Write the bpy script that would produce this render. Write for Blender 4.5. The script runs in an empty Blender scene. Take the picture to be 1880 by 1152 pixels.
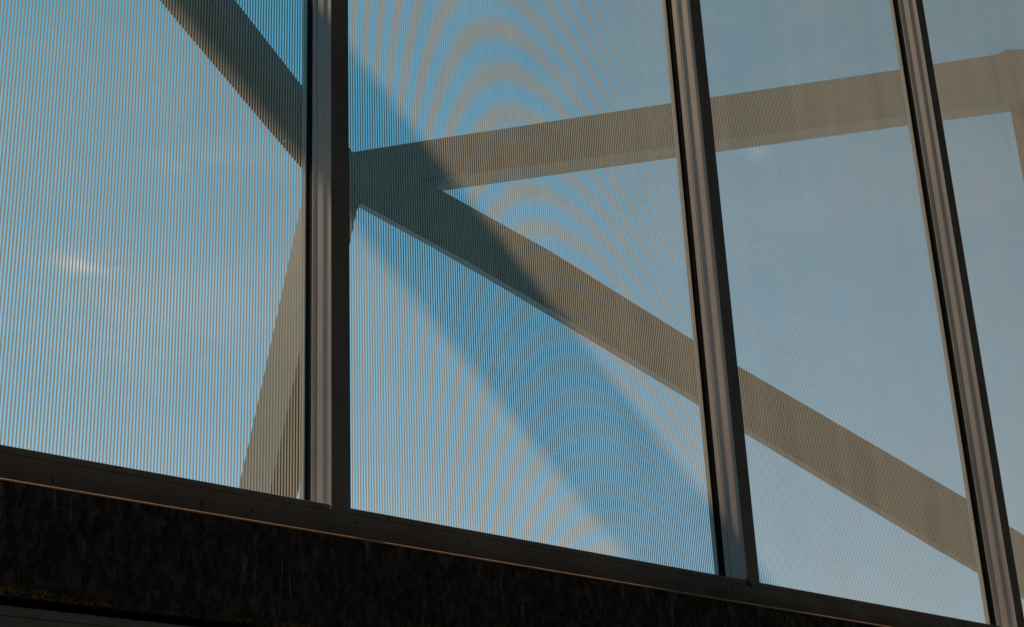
import bpy, bmesh, math, random
from mathutils import Vector, Matrix
random.seed(7)
S = bpy.context.scene
COL = S.collection

# ------------------------------------------------------------------ camera
# world axes: X runs along the glazed wall, Y points outdoors, Z is up; the eye is 1.6 m above the floor
EYE = Vector((0, 0, 1.6))
CX = Vector((0.72949846, -0.6826004, -0.04345907))      # picture right
CD = Vector((0.22466762, 0.29914692, -0.92738103))      # picture down
CF = Vector((0.64603131, 0.66675919, 0.37158543))       # view axis
cam = bpy.data.cameras.new('camera')
cam.sensor_width = 36.0
cam.lens = 2887.0 / 1880.0 * 36.0
cam.clip_start = 0.05
cam.clip_end = 5000
camo = bpy.data.objects.new('camera', cam)
COL.objects.link(camo)
U = -CD
camo.matrix_world = Matrix(((CX.x, U.x, -CF.x, EYE.x), (CX.y, U.y, -CF.y, EYE.y), (CX.z, U.z, -CF.z, EYE.z), (0, 0, 0, 1)))
S.camera = camo
S.render.resolution_x = 1024
S.render.resolution_y = 627
S.view_settings.view_transform = 'Standard'
S.view_settings.look = 'None'
S.view_settings.exposure = EXPO = 0.15
S.view_settings.gamma = 1.0

# ------------------------------------------------------------------ sun and sky
SU, SV = 0.20, 1.345            # sunlight moves +SU along X and -SV along Z for each metre it travels indoors (-Y)
to_sun = Vector((-SU, 1.0, SV)).normalized()
SUN_EL = math.asin(to_sun.z)
SUN_AZ = math.atan2(to_sun.x, to_sun.y)
sun = bpy.data.lights.new('sun', 'SUN')
sun.energy = 5.0
sun.angle = math.radians(0.55)
sun.color = (1.0, 0.66, 0.42)
suno = bpy.data.objects.new('sun', sun)
suno.rotation_euler = (-to_sun).to_track_quat('-Z', 'Y').to_euler()
suno.location = (0, 20, 30)
COL.objects.link(suno)

W = bpy.data.worlds.new('World')
S.world = W
W.use_nodes = True
nt = W.node_tree
nt.nodes.clear()
def nn(t, typ, **kw):
    n = t.nodes.new(typ)
    for k, v in kw.items():
        if k.startswith('i_'):
            n.inputs[k[2:].replace('_', ' ')].default_value = v
        else:
            setattr(n, k, v)
    return n
def math_node(t, op, a, b=None, c=None, clamp=False):
    n = t.nodes.new('ShaderNodeMath'); n.operation = op; n.use_clamp = clamp
    for i, x in enumerate((a, b, c)):
        if x is None: continue
        if isinstance(x, (int, float)): n.inputs[i].default_value = x
        else: t.links.new(x, n.inputs[i])
    return n.outputs[0]
def ramp(t, fac, stops):
    n = t.nodes.new('ShaderNodeValToRGB')
    el = n.color_ramp.elements
    while len(el) < len(stops): el.new(0.5)
    for e, (p, c) in zip(el, stops):
        e.position = p; e.color = c if len(c) == 4 else (*c, 1)
    t.links.new(fac, n.inputs[0])
    return n.outputs[0]
def mix_rgb(t, fac, a, b, mode='MIX'):
    n = t.nodes.new('ShaderNodeMix'); n.data_type = 'RGBA'; n.blend_type = mode
    for sock, x in ((n.inputs[0], fac), (n.inputs[6], a), (n.inputs[7], b)):
        if hasattr(x, 'links'): t.links.new(x, sock)
        elif isinstance(x, (int, float)): sock.default_value = x
        else: sock.default_value = x if len(x) == 4 else (*x, 1)
    return n.outputs[2]
sky = nn(nt, 'ShaderNodeTexSky', sky_type='NISHITA', sun_disc=False, sun_elevation=SUN_EL, sun_rotation=SUN_AZ,
         altitude=0, air_density=1.0, dust_density=0.6, ozone_density=2.0)
tc = nn(nt, 'ShaderNodeTexCoord')
mp = nn(nt, 'ShaderNodeMapping')
mp.inputs['Scale'].default_value = (1.0, 1.0, 2.6)
mp.inputs['Rotation'].default_value = (0.25, -0.3, 0.2)
nt.links.new(tc.outputs['Generated'], mp.inputs[0])
n1 = nn(nt, 'ShaderNodeTexNoise', i_Scale=2.2, i_Detail=5.0, i_Roughness=0.5, i_Distortion=0.4)
nt.links.new(mp.outputs[0], n1.inputs['Vector'])
cl1 = ramp(nt, n1.outputs[0], [(0.42, (0, 0, 0)), (0.68, (1, 1, 1))])
n2 = nn(nt, 'ShaderNodeTexNoise', i_Scale=24.0, i_Detail=5.0, i_Roughness=0.55, i_Distortion=0.6)
nt.links.new(mp.outputs[0], n2.inputs['Vector'])
cl2 = ramp(nt, n2.outputs[0], [(0.45, (0, 0, 0)), (0.8, (1, 1, 1))])
cf = math_node(nt, 'MULTIPLY_ADD', cl1, 0.19, math_node(nt, 'MULTIPLY', cl2, 0.12), clamp=True)
skyc = mix_rgb(nt, 1.0, sky.outputs[0], (0.20, 1.28, 1.26), 'MULTIPLY')
spz = nn(nt, 'ShaderNodeSeparateXYZ'); nt.links.new(tc.outputs['Generated'], spz.inputs[0])
hz = ramp(nt, spz.outputs[2], [(0.12, (0.80, 0.80, 0.80)), (0.52, (0, 0, 0))])      # paler towards the horizon
skyc = mix_rgb(nt, hz, skyc, (5.1, 6.2, 8.4))
cc = mix_rgb(nt, cf, skyc, (6.0, 6.0, 6.6))
# a small bright cloud low over the roofs and a fainter one beside it
def blob(direction, sx, sz, strength):
    d = Vector(direction).normalized()
    right = Vector((d.y, -d.x, 0)).normalized(); up = right.cross(d).normalized()
    sep = []
    for ax, s in ((right, sx), (up, sz)):
        v = nn(nt, 'ShaderNodeVectorMath', operation='DOT_PRODUCT'); nt.links.new(tc.outputs['Generated'], v.inputs[0]); v.inputs[1].default_value = ax
        a = math_node(nt, 'MULTIPLY_ADD', n2.outputs[0], 2.6 * s, math_node(nt, 'SUBTRACT', v.outputs[1 if v.outputs[0].type == 'VECTOR' else 0], 1.3 * s))
        a = math_node(nt, 'DIVIDE', a, s); sep.append(math_node(nt, 'MULTIPLY', a, a))
    r = math_node(nt, 'ADD', *sep)
    return math_node(nt, 'MULTIPLY', math_node(nt, 'POWER', 2.718, math_node(nt, 'MULTIPLY', r, -1.0)), strength)
def pix(x, y):
    return CX * (x - 940) + CD * (y - 576) + CF * 2887.0
for (x, y, sx, sz, st) in ((150, 487, 0.017, 0.006, 0.6), (1385, 285, 0.008, 0.006, 0.22), (330, 560, 0.10, 0.03, 0.16), (430, 290, 0.05, 0.012, 0.12)):
    b = blob(pix(x, y), sx, sz, st)
    cc = mix_rgb(nt, b, cc, (9.3, 8.8, 8.9))
bg = nn(nt, 'ShaderNodeBackground', i_Strength=0.085)
nt.links.new(cc, bg.inputs[0])
wo = nn(nt, 'ShaderNodeOutputWorld')
nt.links.new(bg.outputs[0], wo.inputs[0])

# ------------------------------------------------------------------ helpers
def tag(o, label=None, cat=None, group=None, kind=None):
    if label: o['label'] = label
    if cat: o['category'] = cat
    if group: o['group'] = group
    if kind: o['kind'] = kind
    return o
def empty(name, loc, label, cat):
    o = bpy.data.objects.new(name, None); o.location = loc; COL.objects.link(o)
    o.empty_display_size = 0.2
    return tag(o, label, cat)
def link(name, bm, mat, parent=None, smooth=False):
    bmesh.ops.recalc_face_normals(bm, faces=bm.faces)
    me = bpy.data.meshes.new(name); bm.to_mesh(me); bm.free()
    me.materials.append(mat)
    if smooth:
        for p in me.polygons: p.use_smooth = True
    o = bpy.data.objects.new(name, me); COL.objects.link(o)
    if parent:
        o.parent = parent
        if parent.type == 'EMPTY': o.matrix_parent_inverse = Matrix.Translation(parent.location).inverted()
    return o
def box(bm, x0, x1, y0, y1, z0, z1, bev=0.0, seg=2):
    r = bmesh.ops.create_cube(bm, size=1.0)
    vs = r['verts']
    bmesh.ops.scale(bm, vec=(x1 - x0, y1 - y0, z1 - z0), verts=vs)
    bmesh.ops.translate(bm, vec=((x0 + x1) / 2, (y0 + y1) / 2, (z0 + z1) / 2), verts=vs)
    if bev:
        es = list({e for v in vs for e in v.link_edges})
        bmesh.ops.bevel(bm, geom=es, offset=bev, segments=seg, affect='EDGES', profile=0.6)
def profile_x(bm, pts, x0, x1):          # a closed (y, z) outline run along X
    a = [bm.verts.new((x0, y, z)) for y, z in pts]; b = [bm.verts.new((x1, y, z)) for y, z in pts]
    n = len(pts)
    bm.faces.new(a); bm.faces.new(b[::-1])
    for i in range(n): bm.faces.new((a[i], a[(i + 1) % n], b[(i + 1) % n], b[i]))
def bm_new(): return bmesh.new()

# ------------------------------------------------------------------ materials
def mat(name):
    m = bpy.data.materials.new(name); m.use_nodes = True
    m.node_tree.nodes.clear()
    o = m.node_tree.nodes.new('ShaderNodeOutputMaterial')
    return m, m.node_tree, o
def surface(name, c1, c2, scale=6.0, rough=0.55, metallic=0.0, stretch=(1, 1, 1), spots=0.0, spot_col=(0.02, 0.018, 0.015), bump=0.15, bump_scale=60.0, spec=0.5, lo=0.35, hi=0.65):
    m, t, out = mat(name)
    tcn = nn(t, 'ShaderNodeTexCoord')
    mpn = nn(t, 'ShaderNodeMapping'); mpn.inputs['Scale'].default_value = stretch
    t.links.new(tcn.outputs['Object'], mpn.inputs[0])
    na = nn(t, 'ShaderNodeTexNoise', i_Scale=scale, i_Detail=7.0, i_Roughness=0.62)
    t.links.new(mpn.outputs[0], na.inputs['Vector'])
    col = ramp(t, na.outputs[0], [(lo, c1), (hi, c2)])
    if spots:
        nb = nn(t, 'ShaderNodeTexNoise', i_Scale=75.0, i_Detail=3.0)
        mb = nn(t, 'ShaderNodeMapping'); mb.inputs['Scale'].default_value = (1.2, 1.2, 0.45)
        t.links.new(tcn.outputs['Object'], mb.inputs[0]); t.links.new(mb.outputs[0], nb.inputs['Vector'])
        sm = ramp(t, nb.outputs[0], [(0.69, (0, 0, 0)), (0.73, (1, 1, 1))])
        col = mix_rgb(t, math_node(t, 'MULTIPLY', sm, spots), col, spot_col)
    p = nn(t, 'ShaderNodeBsdfPrincipled', i_Roughness=rough, i_Metallic=metallic)
    p.inputs['Specular IOR Level'].default_value = spec
    t.links.new(col, p.inputs['Base Color'])
    nc = nn(t, 'ShaderNodeTexNoise', i_Scale=bump_scale, i_Detail=4.0)
    t.links.new(mpn.outputs[0], nc.inputs['Vector'])
    b = nn(t, 'ShaderNodeBump', i_Strength=bump, i_Distance=0.002)
    t.links.new(nc.outputs[0], b.inputs['Height'])
    t.links.new(b.outputs[0], p.inputs['Normal'])
    t.links.new(p.outputs[0], out.inputs[0])
    return m
M_ALU = surface('weathered aluminium', (0.40, 0.34, 0.33), (0.54, 0.465, 0.445), scale=5, rough=0.5, stretch=(1, 1, 0.25), spots=0.35, bump=0.1)
M_FACE = surface('dull grey aluminium face', (0.33, 0.365, 0.37), (0.47, 0.51, 0.515), scale=9, rough=0.6, stretch=(1, 1, 0.5), spots=0.7, bump=0.1)
M_CAP = surface('weathered cap metal', (0.20, 0.17, 0.15), (0.32, 0.27, 0.23), scale=5, rough=0.6, stretch=(1, 1, 0.25))
M_RUBBER = surface('black rubber', (0.004, 0.004, 0.004), (0.008, 0.008, 0.008), rough=0.8, spec=0.1)
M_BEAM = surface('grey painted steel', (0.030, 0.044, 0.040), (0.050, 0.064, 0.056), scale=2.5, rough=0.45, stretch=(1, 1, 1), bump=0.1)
M_SUN_EDGE = surface('sun-toned coping edge', (0.60, 0.35, 0.19), (0.80, 0.48, 0.27), scale=30, rough=0.45, bump=0.1)  # warm bright colour strengthens the sunlit line on the parapet's top edge
M_FLOOR = surface('dark floor tiles', (0.16, 0.17, 0.18), (0.20, 0.21, 0.22), scale=3, rough=0.6)
M_ROOM = surface('dark painted plaster', (0.24, 0.25, 0.26), (0.30, 0.31, 0.32), scale=2, rough=0.8)
M_GROUND = surface('pale paving', (0.06, 0.06, 0.055), (0.09, 0.088, 0.08), scale=0.4, rough=0.85)

def stone_mat():
    m, t, out = mat('blackened scratched stone')
    tcn = nn(t, 'ShaderNodeTexCoord')
    def noise(sc, stretch, det=6.0, rough=0.6, dist=0.0):
        mpn = nn(t, 'ShaderNodeMapping'); mpn.inputs['Scale'].default_value = stretch
        t.links.new(tcn.outputs['Object'], mpn.inputs[0])
        n = nn(t, 'ShaderNodeTexNoise', i_Scale=sc, i_Detail=det, i_Roughness=rough, i_Distortion=dist)
        t.links.new(mpn.outputs[0], n.inputs['Vector']); return n.outputs[0]
    streak = ramp(t, noise(70, (1, 1, 0.09), 6, 0.7, 0.5), [(0.57, (0, 0, 0)), (0.68, (1, 1, 1))])
    patch = ramp(t, noise(7, (1, 1, 0.6), 3), [(0.45, (0, 0, 0)), (0.62, (1, 1, 1))])
    smear = ramp(t, noise(48, (1, 1, 0.6), 10, 0.85, 0.4), [(0.46, (0, 0, 0)), (0.66, (1, 1, 1))])
    base = mix_rgb(t, smear, (0.045, 0.045, 0.045), (0.27, 0.265, 0.25))
    f = math_node(t, 'MULTIPLY', math_node(t, 'MULTIPLY', streak, patch), 0.6)
    col = mix_rgb(t, f, base, (0.80, 0.79, 0.76))
    p = nn(t, 'ShaderNodeBsdfPrincipled', i_Roughness=0.8)
    p.inputs['Specular IOR Level'].default_value = 0.2
    t.links.new(col, p.inputs['Base Color'])
    b = nn(t, 'ShaderNodeBump', i_Strength=0.4, i_Distance=0.003)
    t.links.new(noise(60, (1, 1, 0.5)), b.inputs['Height']); t.links.new(b.outputs[0], p.inputs['Normal'])
    t.links.new(p.outputs[0], out.inputs[0])
    return m
M_STONE = stone_mat()

# glass: clear tinted float glass (transparent + mirror reflection by Fresnel) with a thin film of dust
def glass_nodes(t, dust=0.03):
    tr = nn(t, 'ShaderNodeBsdfTransparent'); tr.inputs[0].default_value = (0.93, 0.975, 0.965, 1)
    gl = nn(t, 'ShaderNodeBsdfGlossy', i_Roughness=0.02); gl.inputs[0].default_value = (1, 1, 1, 1)
    fr = nn(t, 'ShaderNodeFresnel', i_IOR=1.5)
    geo = nn(t, 'ShaderNodeNewGeometry')
    # the same Fresnel factor for both sides of the thin sheet
    lw = nn(t, 'ShaderNodeLayerWeight', i_Blend=0.5)
    f5 = math_node(t, 'POWER', lw.outputs['Facing'], 4.0)
    fres = math_node(t, 'MULTIPLY_ADD', f5, 0.9, 0.04, clamp=True)
    t.nodes.remove(fr); t.nodes.remove(geo)
    m1 = nn(t, 'ShaderNodeMixShader'); t.links.new(fres, m1.inputs[0]); t.links.new(tr.outputs[0], m1.inputs[1]); t.links.new(gl.outputs[0], m1.inputs[2])
    du = nn(t, 'ShaderNodeBsdfTranslucent'); du.inputs[0].default_value = (0.55, 0.58, 0.52, 1)
    m2 = nn(t, 'ShaderNodeMixShader')
    cosv = math_node(t, 'MAXIMUM', math_node(t, 'SUBTRACT', 1.0, lw.outputs['Facing']), 0.15)      # an even film looks denser seen aslant
    tg = nn(t, 'ShaderNodeTexCoord'); mg = nn(t, 'ShaderNodeMapping'); mg.inputs['Scale'].default_value = (7.0, 1.0, 0.35)
    t.links.new(tg.outputs['Object'], mg.inputs[0])
    ng = nn(t, 'ShaderNodeTexNoise', i_Scale=1.6, i_Detail=6.0, i_Roughness=0.6); t.links.new(mg.outputs[0], ng.inputs['Vector'])
    streaks = ramp(t, ng.outputs[0], [(0.35, (0.25, 0.25, 0.25)), (0.70, (1, 1, 1))])
    dn = math_node(t, 'MULTIPLY', streaks, -dust * 1.8)
    t.links.new(math_node(t, 'SUBTRACT', 1.0, math_node(t, 'POWER', 2.718, math_node(t, 'DIVIDE', dn, cosv))), m2.inputs[0])
    t.links.new(m1.outputs[0], m2.inputs[1]); t.links.new(du.outputs[0], m2.inputs[2])
    return m2
PERIOD, DUTY, PHASE = 0.00822, 0.45, 0.0
def frit_mat():
    m, t, out = mat('glass printed with fine vertical lines')
    g = glass_nodes(t)
    tcn = nn(t, 'ShaderNodeTexCoord')
    sp = nn(t, 'ShaderNodeSeparateXYZ'); t.links.new(tcn.outputs['Object'], sp.inputs[0])
    x = math_node(t, 'FRACT', math_node(t, 'MULTIPLY_ADD', sp.outputs[0], 1.0 / PERIOD, 1000.0 + PHASE))
    wn = nn(t, 'ShaderNodeTexNoise', i_Scale=6.0, i_Detail=5.0); t.links.new(tcn.outputs['Object'], wn.inputs['Vector'])
    on = math_node(t, 'LESS_THAN', x, math_node(t, 'MULTIPLY_ADD', wn.outputs[0], 0.14, DUTY - 0.07))      # the print is a little uneven
    # small dirt specks and drips on the sheet
    sn = nn(t, 'ShaderNodeTexNoise', i_Scale=75.0, i_Detail=1.0); t.links.new(tcn.outputs['Object'], sn.inputs['Vector'])
    sk = math_node(t, 'GREATER_THAN', sn.outputs[0], 0.815)
    fr = math_node(t, 'MAXIMUM', on, sk)
    df = nn(t, 'ShaderNodeBsdfDiffuse'); df.inputs[0].default_value = (0.50, 0.47, 0.38, 1)
    tl = nn(t, 'ShaderNodeBsdfTranslucent'); tl.inputs[0].default_value = (0.50, 0.47, 0.38, 1)
    mm = nn(t, 'ShaderNodeMixShader'); mm.inputs[0].default_value = 0.45
    t.links.new(df.outputs[0], mm.inputs[1]); t.links.new(tl.outputs[0], mm.inputs[2])
    mx = nn(t, 'ShaderNodeMixShader'); t.links.new(fr, mx.inputs[0]); t.links.new(g.outputs[0], mx.inputs[1]); t.links.new(mm.outputs[0], mx.inputs[2])
    t.links.new(mx.outputs[0], out.inputs[0])
    return m
def clear_mat():
    m, t, out = mat('clear glass'); t.links.new(glass_nodes(t, 0.0).outputs[0], out.inputs[0]); return m
M_FRIT = frit_mat()
M_CLEAR = clear_mat()

# ------------------------------------------------------------------ setting: ground outdoors and an unseen hall added to darken the camera side
bm = bm_new(); box(bm, -900, 900, 3.02, 1500, -0.3, -0.02)
tag(link('ground', bm, M_GROUND), 'pale paved ground outside the glazed wall', 'ground', kind='structure')
HX0, HX1, HY0, HZ = -7.0, 15.0, -7.0, 6.3
bm = bm_new(); box(bm, HX0, HX1, HY0, 3.02, -0.3, 0.0)
tag(link('floor', bm, M_FLOOR), 'dark floor of the unseen added hall', 'floor', kind='structure')
bm = bm_new(); box(bm, HX0, HX1, HY0, 3.02, HZ, HZ + 0.3)
tag(link('ceiling', bm, M_ROOM), 'dark ceiling of the unseen added hall', 'ceiling', kind='structure')
bm = bm_new(); box(bm, HX0, HX1, HY0 - 0.2, HY0 - 0.002, 0.0, HZ)
tag(link('wall_back', bm, M_ROOM), 'dark back wall of the unseen added hall', 'wall', kind='structure')
bm = bm_new(); box(bm, HX0 - 0.2, HX0 - 0.002, HY0, 3.0, 0.0, HZ)
tag(link('wall_left', bm, M_ROOM), 'dark left wall of the unseen added hall', 'wall', kind='structure')
bm = bm_new(); box(bm, HX1 + 0.002, HX1 + 0.2, HY0, 3.0, 0.0, HZ)
tag(link('wall_right', bm, M_ROOM), 'dark right wall of the unseen added hall', 'wall', kind='structure')

# ------------------------------------------------------------------ glazed wall
D = 2.804                      # indoor face of the mullions
G = 2.904                      # indoor face of the glass
EZ = EYE.z
PITCH = 1.500
U0 = 0.7538 * D                # left side of the first mullion in view
MW = 0.0552                    # mullion width
ZR = 0.3377 * D + EZ           # top of the glazing bead
ZG = ZR - 0.015                # top of the bottom rail
ZB = ZR - 0.085                # bottom of the bottom rail
ZT = 6.1                       # underside of the head rail
KS = range(-3, 6)
wall = empty('glazed_wall', (U0, G, 0), 'tall glazed wall of line-printed panes between weathered metal mullions on a grey bottom rail', 'glass wall')
for k in KS:
    u = U0 + k * PITCH
    mu = bm_new()
    # the indoor box section with rounded nosings and one fine groove along its side
    prof = [(u, D + 0.001), (u, D + 0.0555), (u + 0.0012, D + 0.0562), (u + 0.0012, D + 0.0572), (u, D + 0.0578), (u, D + 0.0765),
            (u + MW, D + 0.0765), (u + MW, D + 0.001)]
    a = [mu.verts.new((x, y, ZG)) for x, y in prof]; b = [mu.verts.new((x, y, ZT)) for x, y in prof]
    n = len(prof)
    mu.faces.new(a); mu.faces.new(b[::-1])
    for i in range(n): mu.faces.new((a[i], a[(i + 1) % n], b[(i + 1) % n], b[i]))
    m_o = link('mullion', mu, M_ALU, wall)
    fb = bm_new(); box(fb, u - 0.0004, u + MW + 0.0004, D - 0.003, D + 0.001, ZG + 0.0015, ZT, 0.0006, 1)
    link('cover_strip', fb, M_FACE, m_o)
    gk = bm_new(); box(gk, u + 0.0015, u + MW - 0.0015, D + 0.0765, G + 0.0, ZG, ZT)
    link('gasket', gk, M_RUBBER, m_o)
    cp = bm_new()
    box(cp, u - 0.001, u + MW + 0.001, G + 0.0005, G + 0.018, ZG, ZT, 0.002)
    c_o = link('pressure_cap', cp, M_CAP, m_o)
    # glass pane between this mullion and the next
    if k != KS[-1]:
        gx0, gx1 = u + MW + 0.002, u + PITCH - 0.002
        gp = bm_new()
        vs = [gp.verts.new((x, G, z)) for x, z in ((gx0, ZG - 0.012), (gx1, ZG - 0.012), (gx1, ZT + 0.01), (gx0, ZT + 0.01))]
        gp.faces.new(vs)
        vb = [gp.verts.new((v.co.x, G + 0.012, v.co.z)) for v in vs]
        gp.faces.new(vb[::-1])
        for i in range(4): gp.faces.new((vs[i], vb[i], vb[(i + 1) % 4], vs[(i + 1) % 4]))
        pane = link('glass_pane', gp, M_FRIT, wall)
        pane.data.materials.append(M_CLEAR)
        for p in pane.data.polygons:
            p.material_index = 0 if abs(p.center.y - G) < 1e-4 else 1
        bd = bm_new(); box(bd, u + MW + 0.0014, u + PITCH - 0.0014, D + 0.0003, G - 0.002, ZG + 0.0014, ZR, 0.001, 1)
        link('glazing_bead', bd, M_FACE, wall)
# bottom rail in lengths butted with a hairline joint, fixed with small screws
joints = [U0 - 3 * PITCH - 0.5, U0 - 0.62 * PITCH, 1.1165 * D, 1.62 * D + 1.2, U0 + 5 * PITCH + 0.5]
for j0, j1 in zip(joints[:-1], joints[1:]):
    rb = bm_new(); box(rb, j0 + 0.0008, j1 - 0.0008, D, G + 0.03, ZB, ZG, 0.0012, 1)
    link('bottom_rail', rb, M_FACE, wall)
for (px, pz) in ((0.779, 0.3262), (1.005, 0.3285), (1.262, 0.3285), (1.412, 0.3268), (1.665, 0.3285)):
    sb = bm_new()
    bmesh.ops.create_cone(sb, cap_ends=True, segments=12, radius1=0.0024, radius2=0.0018, depth=0.003, matrix=Matrix.Translation((px * D, D - 0.001, pz * D + EZ)) @ Matrix.Rotation(math.radians(90), 4, 'X'))
    link('screw', sb, M_RUBBER, wall)
wc = bm_new()
uc = 1.2883 * D
path = [(uc - 0.012, 0.9475), (uc - 0.004, 0.9495), (uc + 0.001, 0.944), (uc - 0.001, 0.936), (uc + 0.004, 0.932), (uc + 0.009, 0.938), (uc + 0.013, 0.935), (uc + 0.012, 0.928), (uc + 0.016, 0.924)]
for (xa, za), (xb, zb) in zip(path[:-1], path[1:]):
    d_ = Vector((xb - xa, 0, zb - za))
    bmesh.ops.create_cone(wc, cap_ends=True, segments=8, radius1=0.0016, radius2=0.0015, depth=d_.length * 1.1,
        matrix=Matrix.Translation(((xa + xb) / 2, D - 0.0042, (za + zb) / 2 + EZ)) @ d_.to_track_quat('Z', 'Y').to_matrix().to_4x4())
link('wire_clip', wc, M_RUBBER, wall)
hd = bm_new(); box(hd, joints[0], joints[-1], D, G + 0.03, ZT, HZ - 0.002)
link('head_rail', hd, M_FACE, wall)

# ------------------------------------------------------------------ black stone parapet with a coping edge coloured for its line of sunlight
YW = 2.724
ZW = 0.3150 * YW + EZ
ZWB = 0.2335 * YW + EZ
par = empty('parapet_wall', (U0, YW, ZWB), 'soot-black scratched stone parapet under the glazing, with a thin top edge coloured warm and bright as if sunlit', 'wall')
pb = bm_new(); box(pb, joints[0], joints[-1], YW, G + 0.08, ZWB, ZW - 0.0075, 0.001, 1)
link('stone_panel', pb, M_STONE, par)
R_ = 0.014
pts = [(YW - 0.003 + R_ * (1 - math.cos(a)), ZW - R_ + R_ * math.sin(a)) for a in [math.radians(x) for x in range(28, 91, 6)]]
pts = pts + [(D - 0.001, ZW), (D - 0.001, ZW - 0.0074), (YW + 0.0002, ZW - 0.0074)]
cb = bm_new(); profile_x(cb, pts, joints[0], joints[-1])
co = link('coping_strip', cb, M_SUN_EDGE, par)

# ------------------------------------------------------------------ lower frame under the parapet, with its recess
low = empty('lower_frame', (U0, YW, 1.6), 'grey metal frame member below the black parapet, a black strip above it for the shade in the gap', 'frame')
zc = 0.2262 * YW + EZ
lb = bm_new(); box(lb, joints[0], joints[-1], YW - 0.004, G, zc - 0.017, zc, 0.0015, 1); link('head_bead', lb, M_FACE, low)
lb = bm_new(); box(lb, joints[0], joints[-1], YW - 0.004, G, 0.15, zc - 0.0185, 0.0015, 1); link('frame_panel', lb, M_FACE, low)
lb = bm_new(); box(lb, joints[0], joints[-1], YW + 0.05, G + 0.06, zc + 0.001, ZWB - 0.001); link('recess_shade_strip', lb, M_RUBBER, low)  # black strip puts the shade of the recess into colour
lb = bm_new(); box(lb, joints[0], joints[-1], YW + 0.02, G, 0.0, 0.149); link('plinth', lb, M_ROOM, low)

# moss and grit clinging to the lower edge of the parapet
M_MOSS = surface('dry moss', (0.14, 0.10, 0.04), (0.75, 0.5, 0.2), scale=25, rough=0.95, lo=0.4, hi=0.6)
ms = bm_new()
x = 0.9
while x < 6.6:
    dens = 0.5 + 0.5 * math.sin(x * 3.1) * math.sin(x * 7.7 + 1)
    x += random.uniform(0.0003, 0.0016) / (0.35 + dens)
    s = random.uniform(0.0008, 0.0026) * (0.6 + dens * 0.6)
    z = ZWB + random.uniform(-0.001, 0.010) * (0.5 + dens) ** 1.3
    c = Vector((x, YW - 0.0015 - random.uniform(0, 0.004), z))
    q = Matrix.Rotation(random.uniform(0, 6.3), 3, Vector((random.uniform(-1, 1), random.uniform(-1, 1), random.uniform(-1, 1))).normalized())
    vv = [ms.verts.new(c + q @ Vector(p)) for p in ((s, 0, -s * 0.7), (-s, 0, -s * 0.7), (0, s, -s * 0.6), (0, 0, s * 1.5))]
    for f in ((0, 1, 2), (0, 1, 3), (1, 2, 3), (2, 0, 3)): ms.faces.new([vv[i] for i in f])
tag(link('moss', ms, M_MOSS), 'thin fringe of dry brownish moss along the lower edge of the black parapet', 'moss', kind='stuff')

# ------------------------------------------------------------------ steel frame outdoors
Y0 = 5.9
def angular(x, y):
    v = pix(x, y); return (v.x / v.y, v.z / v.y)
def fp(x, y):                     # a corner of the front face of the frame
    a, b = angular(x, y); return Vector((a * Y0, Y0, b * Y0 + EZ))
frame = empty('steel_frame', (0.82 * Y0, Y0, 0), 'large grey painted steel frame of branching box beams standing outdoors behind the glass', 'steel frame')
def prism(pts, e, bev=0.006):
    bm = bm_new()
    a = [bm.verts.new(p) for p in pts]; b = [bm.verts.new(p + e) for p in pts]
    n = len(pts)
    bm.faces.new(a); bm.faces.new(b[::-1])
    for i in range(n): bm.faces.new((a[i], a[(i + 1) % n], b[(i + 1) % n], b[i]))
    bmesh.ops.recalc_face_normals(bm, faces=bm.faces)
    if bev: bmesh.ops.bevel(bm, geom=list(bm.edges), offset=bev, segments=2, affect='EDGES', profile=0.5)
    return bm
DP = 0.31
N1, N2, N3, N4 = fp(648, 279), Vector((0.860 * Y0, Y0, 0.666 * Y0 + EZ)), fp(664, 374), fp(627, 283)
def far(p, a, b, t): return p + (b - a).normalized() * t
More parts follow.
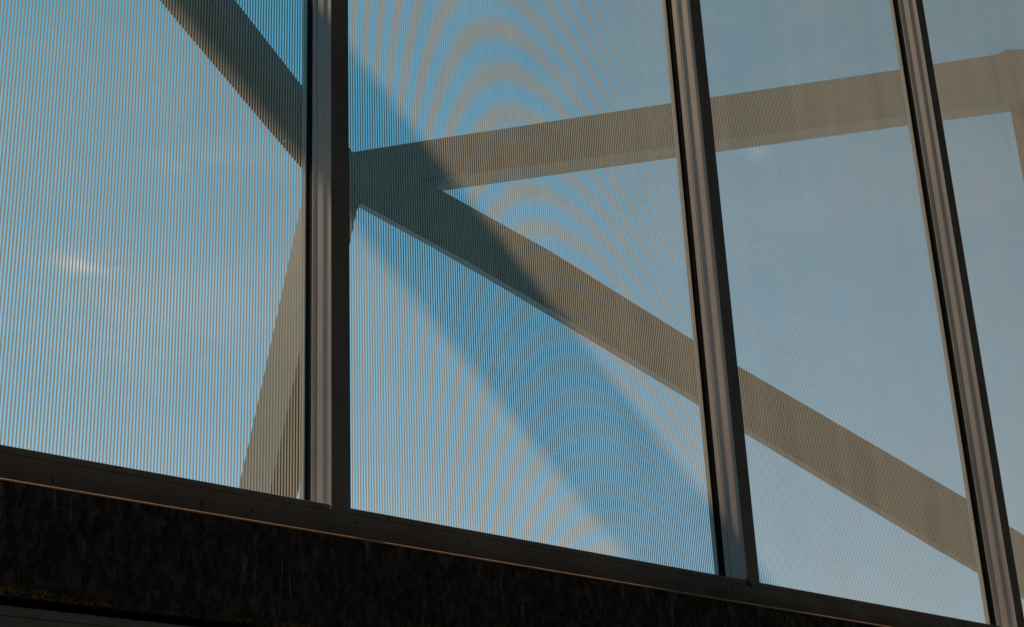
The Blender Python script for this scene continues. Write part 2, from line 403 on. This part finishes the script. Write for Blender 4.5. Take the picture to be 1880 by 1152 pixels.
# upper diagonal running out of the picture to the upper left
up0, up1 = fp(557, 160), fp(432, 0)
lo0, lo1 = fp(555, 197), fp(391, 0)
e1 = Vector((0, DP, 0))
EXT = Vector((-6.0, 0, 6.0 * 0.785))
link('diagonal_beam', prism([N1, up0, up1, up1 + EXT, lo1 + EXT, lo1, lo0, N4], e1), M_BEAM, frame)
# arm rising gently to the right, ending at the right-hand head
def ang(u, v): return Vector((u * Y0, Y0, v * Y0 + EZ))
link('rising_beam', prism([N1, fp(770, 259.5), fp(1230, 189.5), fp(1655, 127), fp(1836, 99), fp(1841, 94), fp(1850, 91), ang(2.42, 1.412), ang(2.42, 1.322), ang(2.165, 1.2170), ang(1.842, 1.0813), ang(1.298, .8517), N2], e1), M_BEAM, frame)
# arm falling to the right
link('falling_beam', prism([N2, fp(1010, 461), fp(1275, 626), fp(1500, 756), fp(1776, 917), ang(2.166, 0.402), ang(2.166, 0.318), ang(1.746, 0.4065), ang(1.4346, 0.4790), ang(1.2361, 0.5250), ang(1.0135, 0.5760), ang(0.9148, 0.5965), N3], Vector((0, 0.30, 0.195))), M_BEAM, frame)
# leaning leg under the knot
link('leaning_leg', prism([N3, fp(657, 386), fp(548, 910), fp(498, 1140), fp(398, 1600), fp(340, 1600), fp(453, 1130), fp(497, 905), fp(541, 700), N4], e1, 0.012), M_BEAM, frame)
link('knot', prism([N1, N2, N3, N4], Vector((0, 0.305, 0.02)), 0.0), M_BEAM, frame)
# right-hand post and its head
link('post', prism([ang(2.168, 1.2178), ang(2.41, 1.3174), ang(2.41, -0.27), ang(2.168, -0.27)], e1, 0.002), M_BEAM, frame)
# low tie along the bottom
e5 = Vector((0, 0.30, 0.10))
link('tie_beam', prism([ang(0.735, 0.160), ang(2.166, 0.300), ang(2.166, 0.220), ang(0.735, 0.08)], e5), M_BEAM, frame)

# ------------------------------------------------------------------ render settings
S.render.engine = 'CYCLES'
S.cycles.filter_width = 1.5
S.cycles.transparent_max_bounces = 24
S.cycles.max_bounces = 10
S.cycles.sample_clamp_indirect = 6.0
S.cycles.caustics_reflective = False
S.cycles.caustics_refractive = False
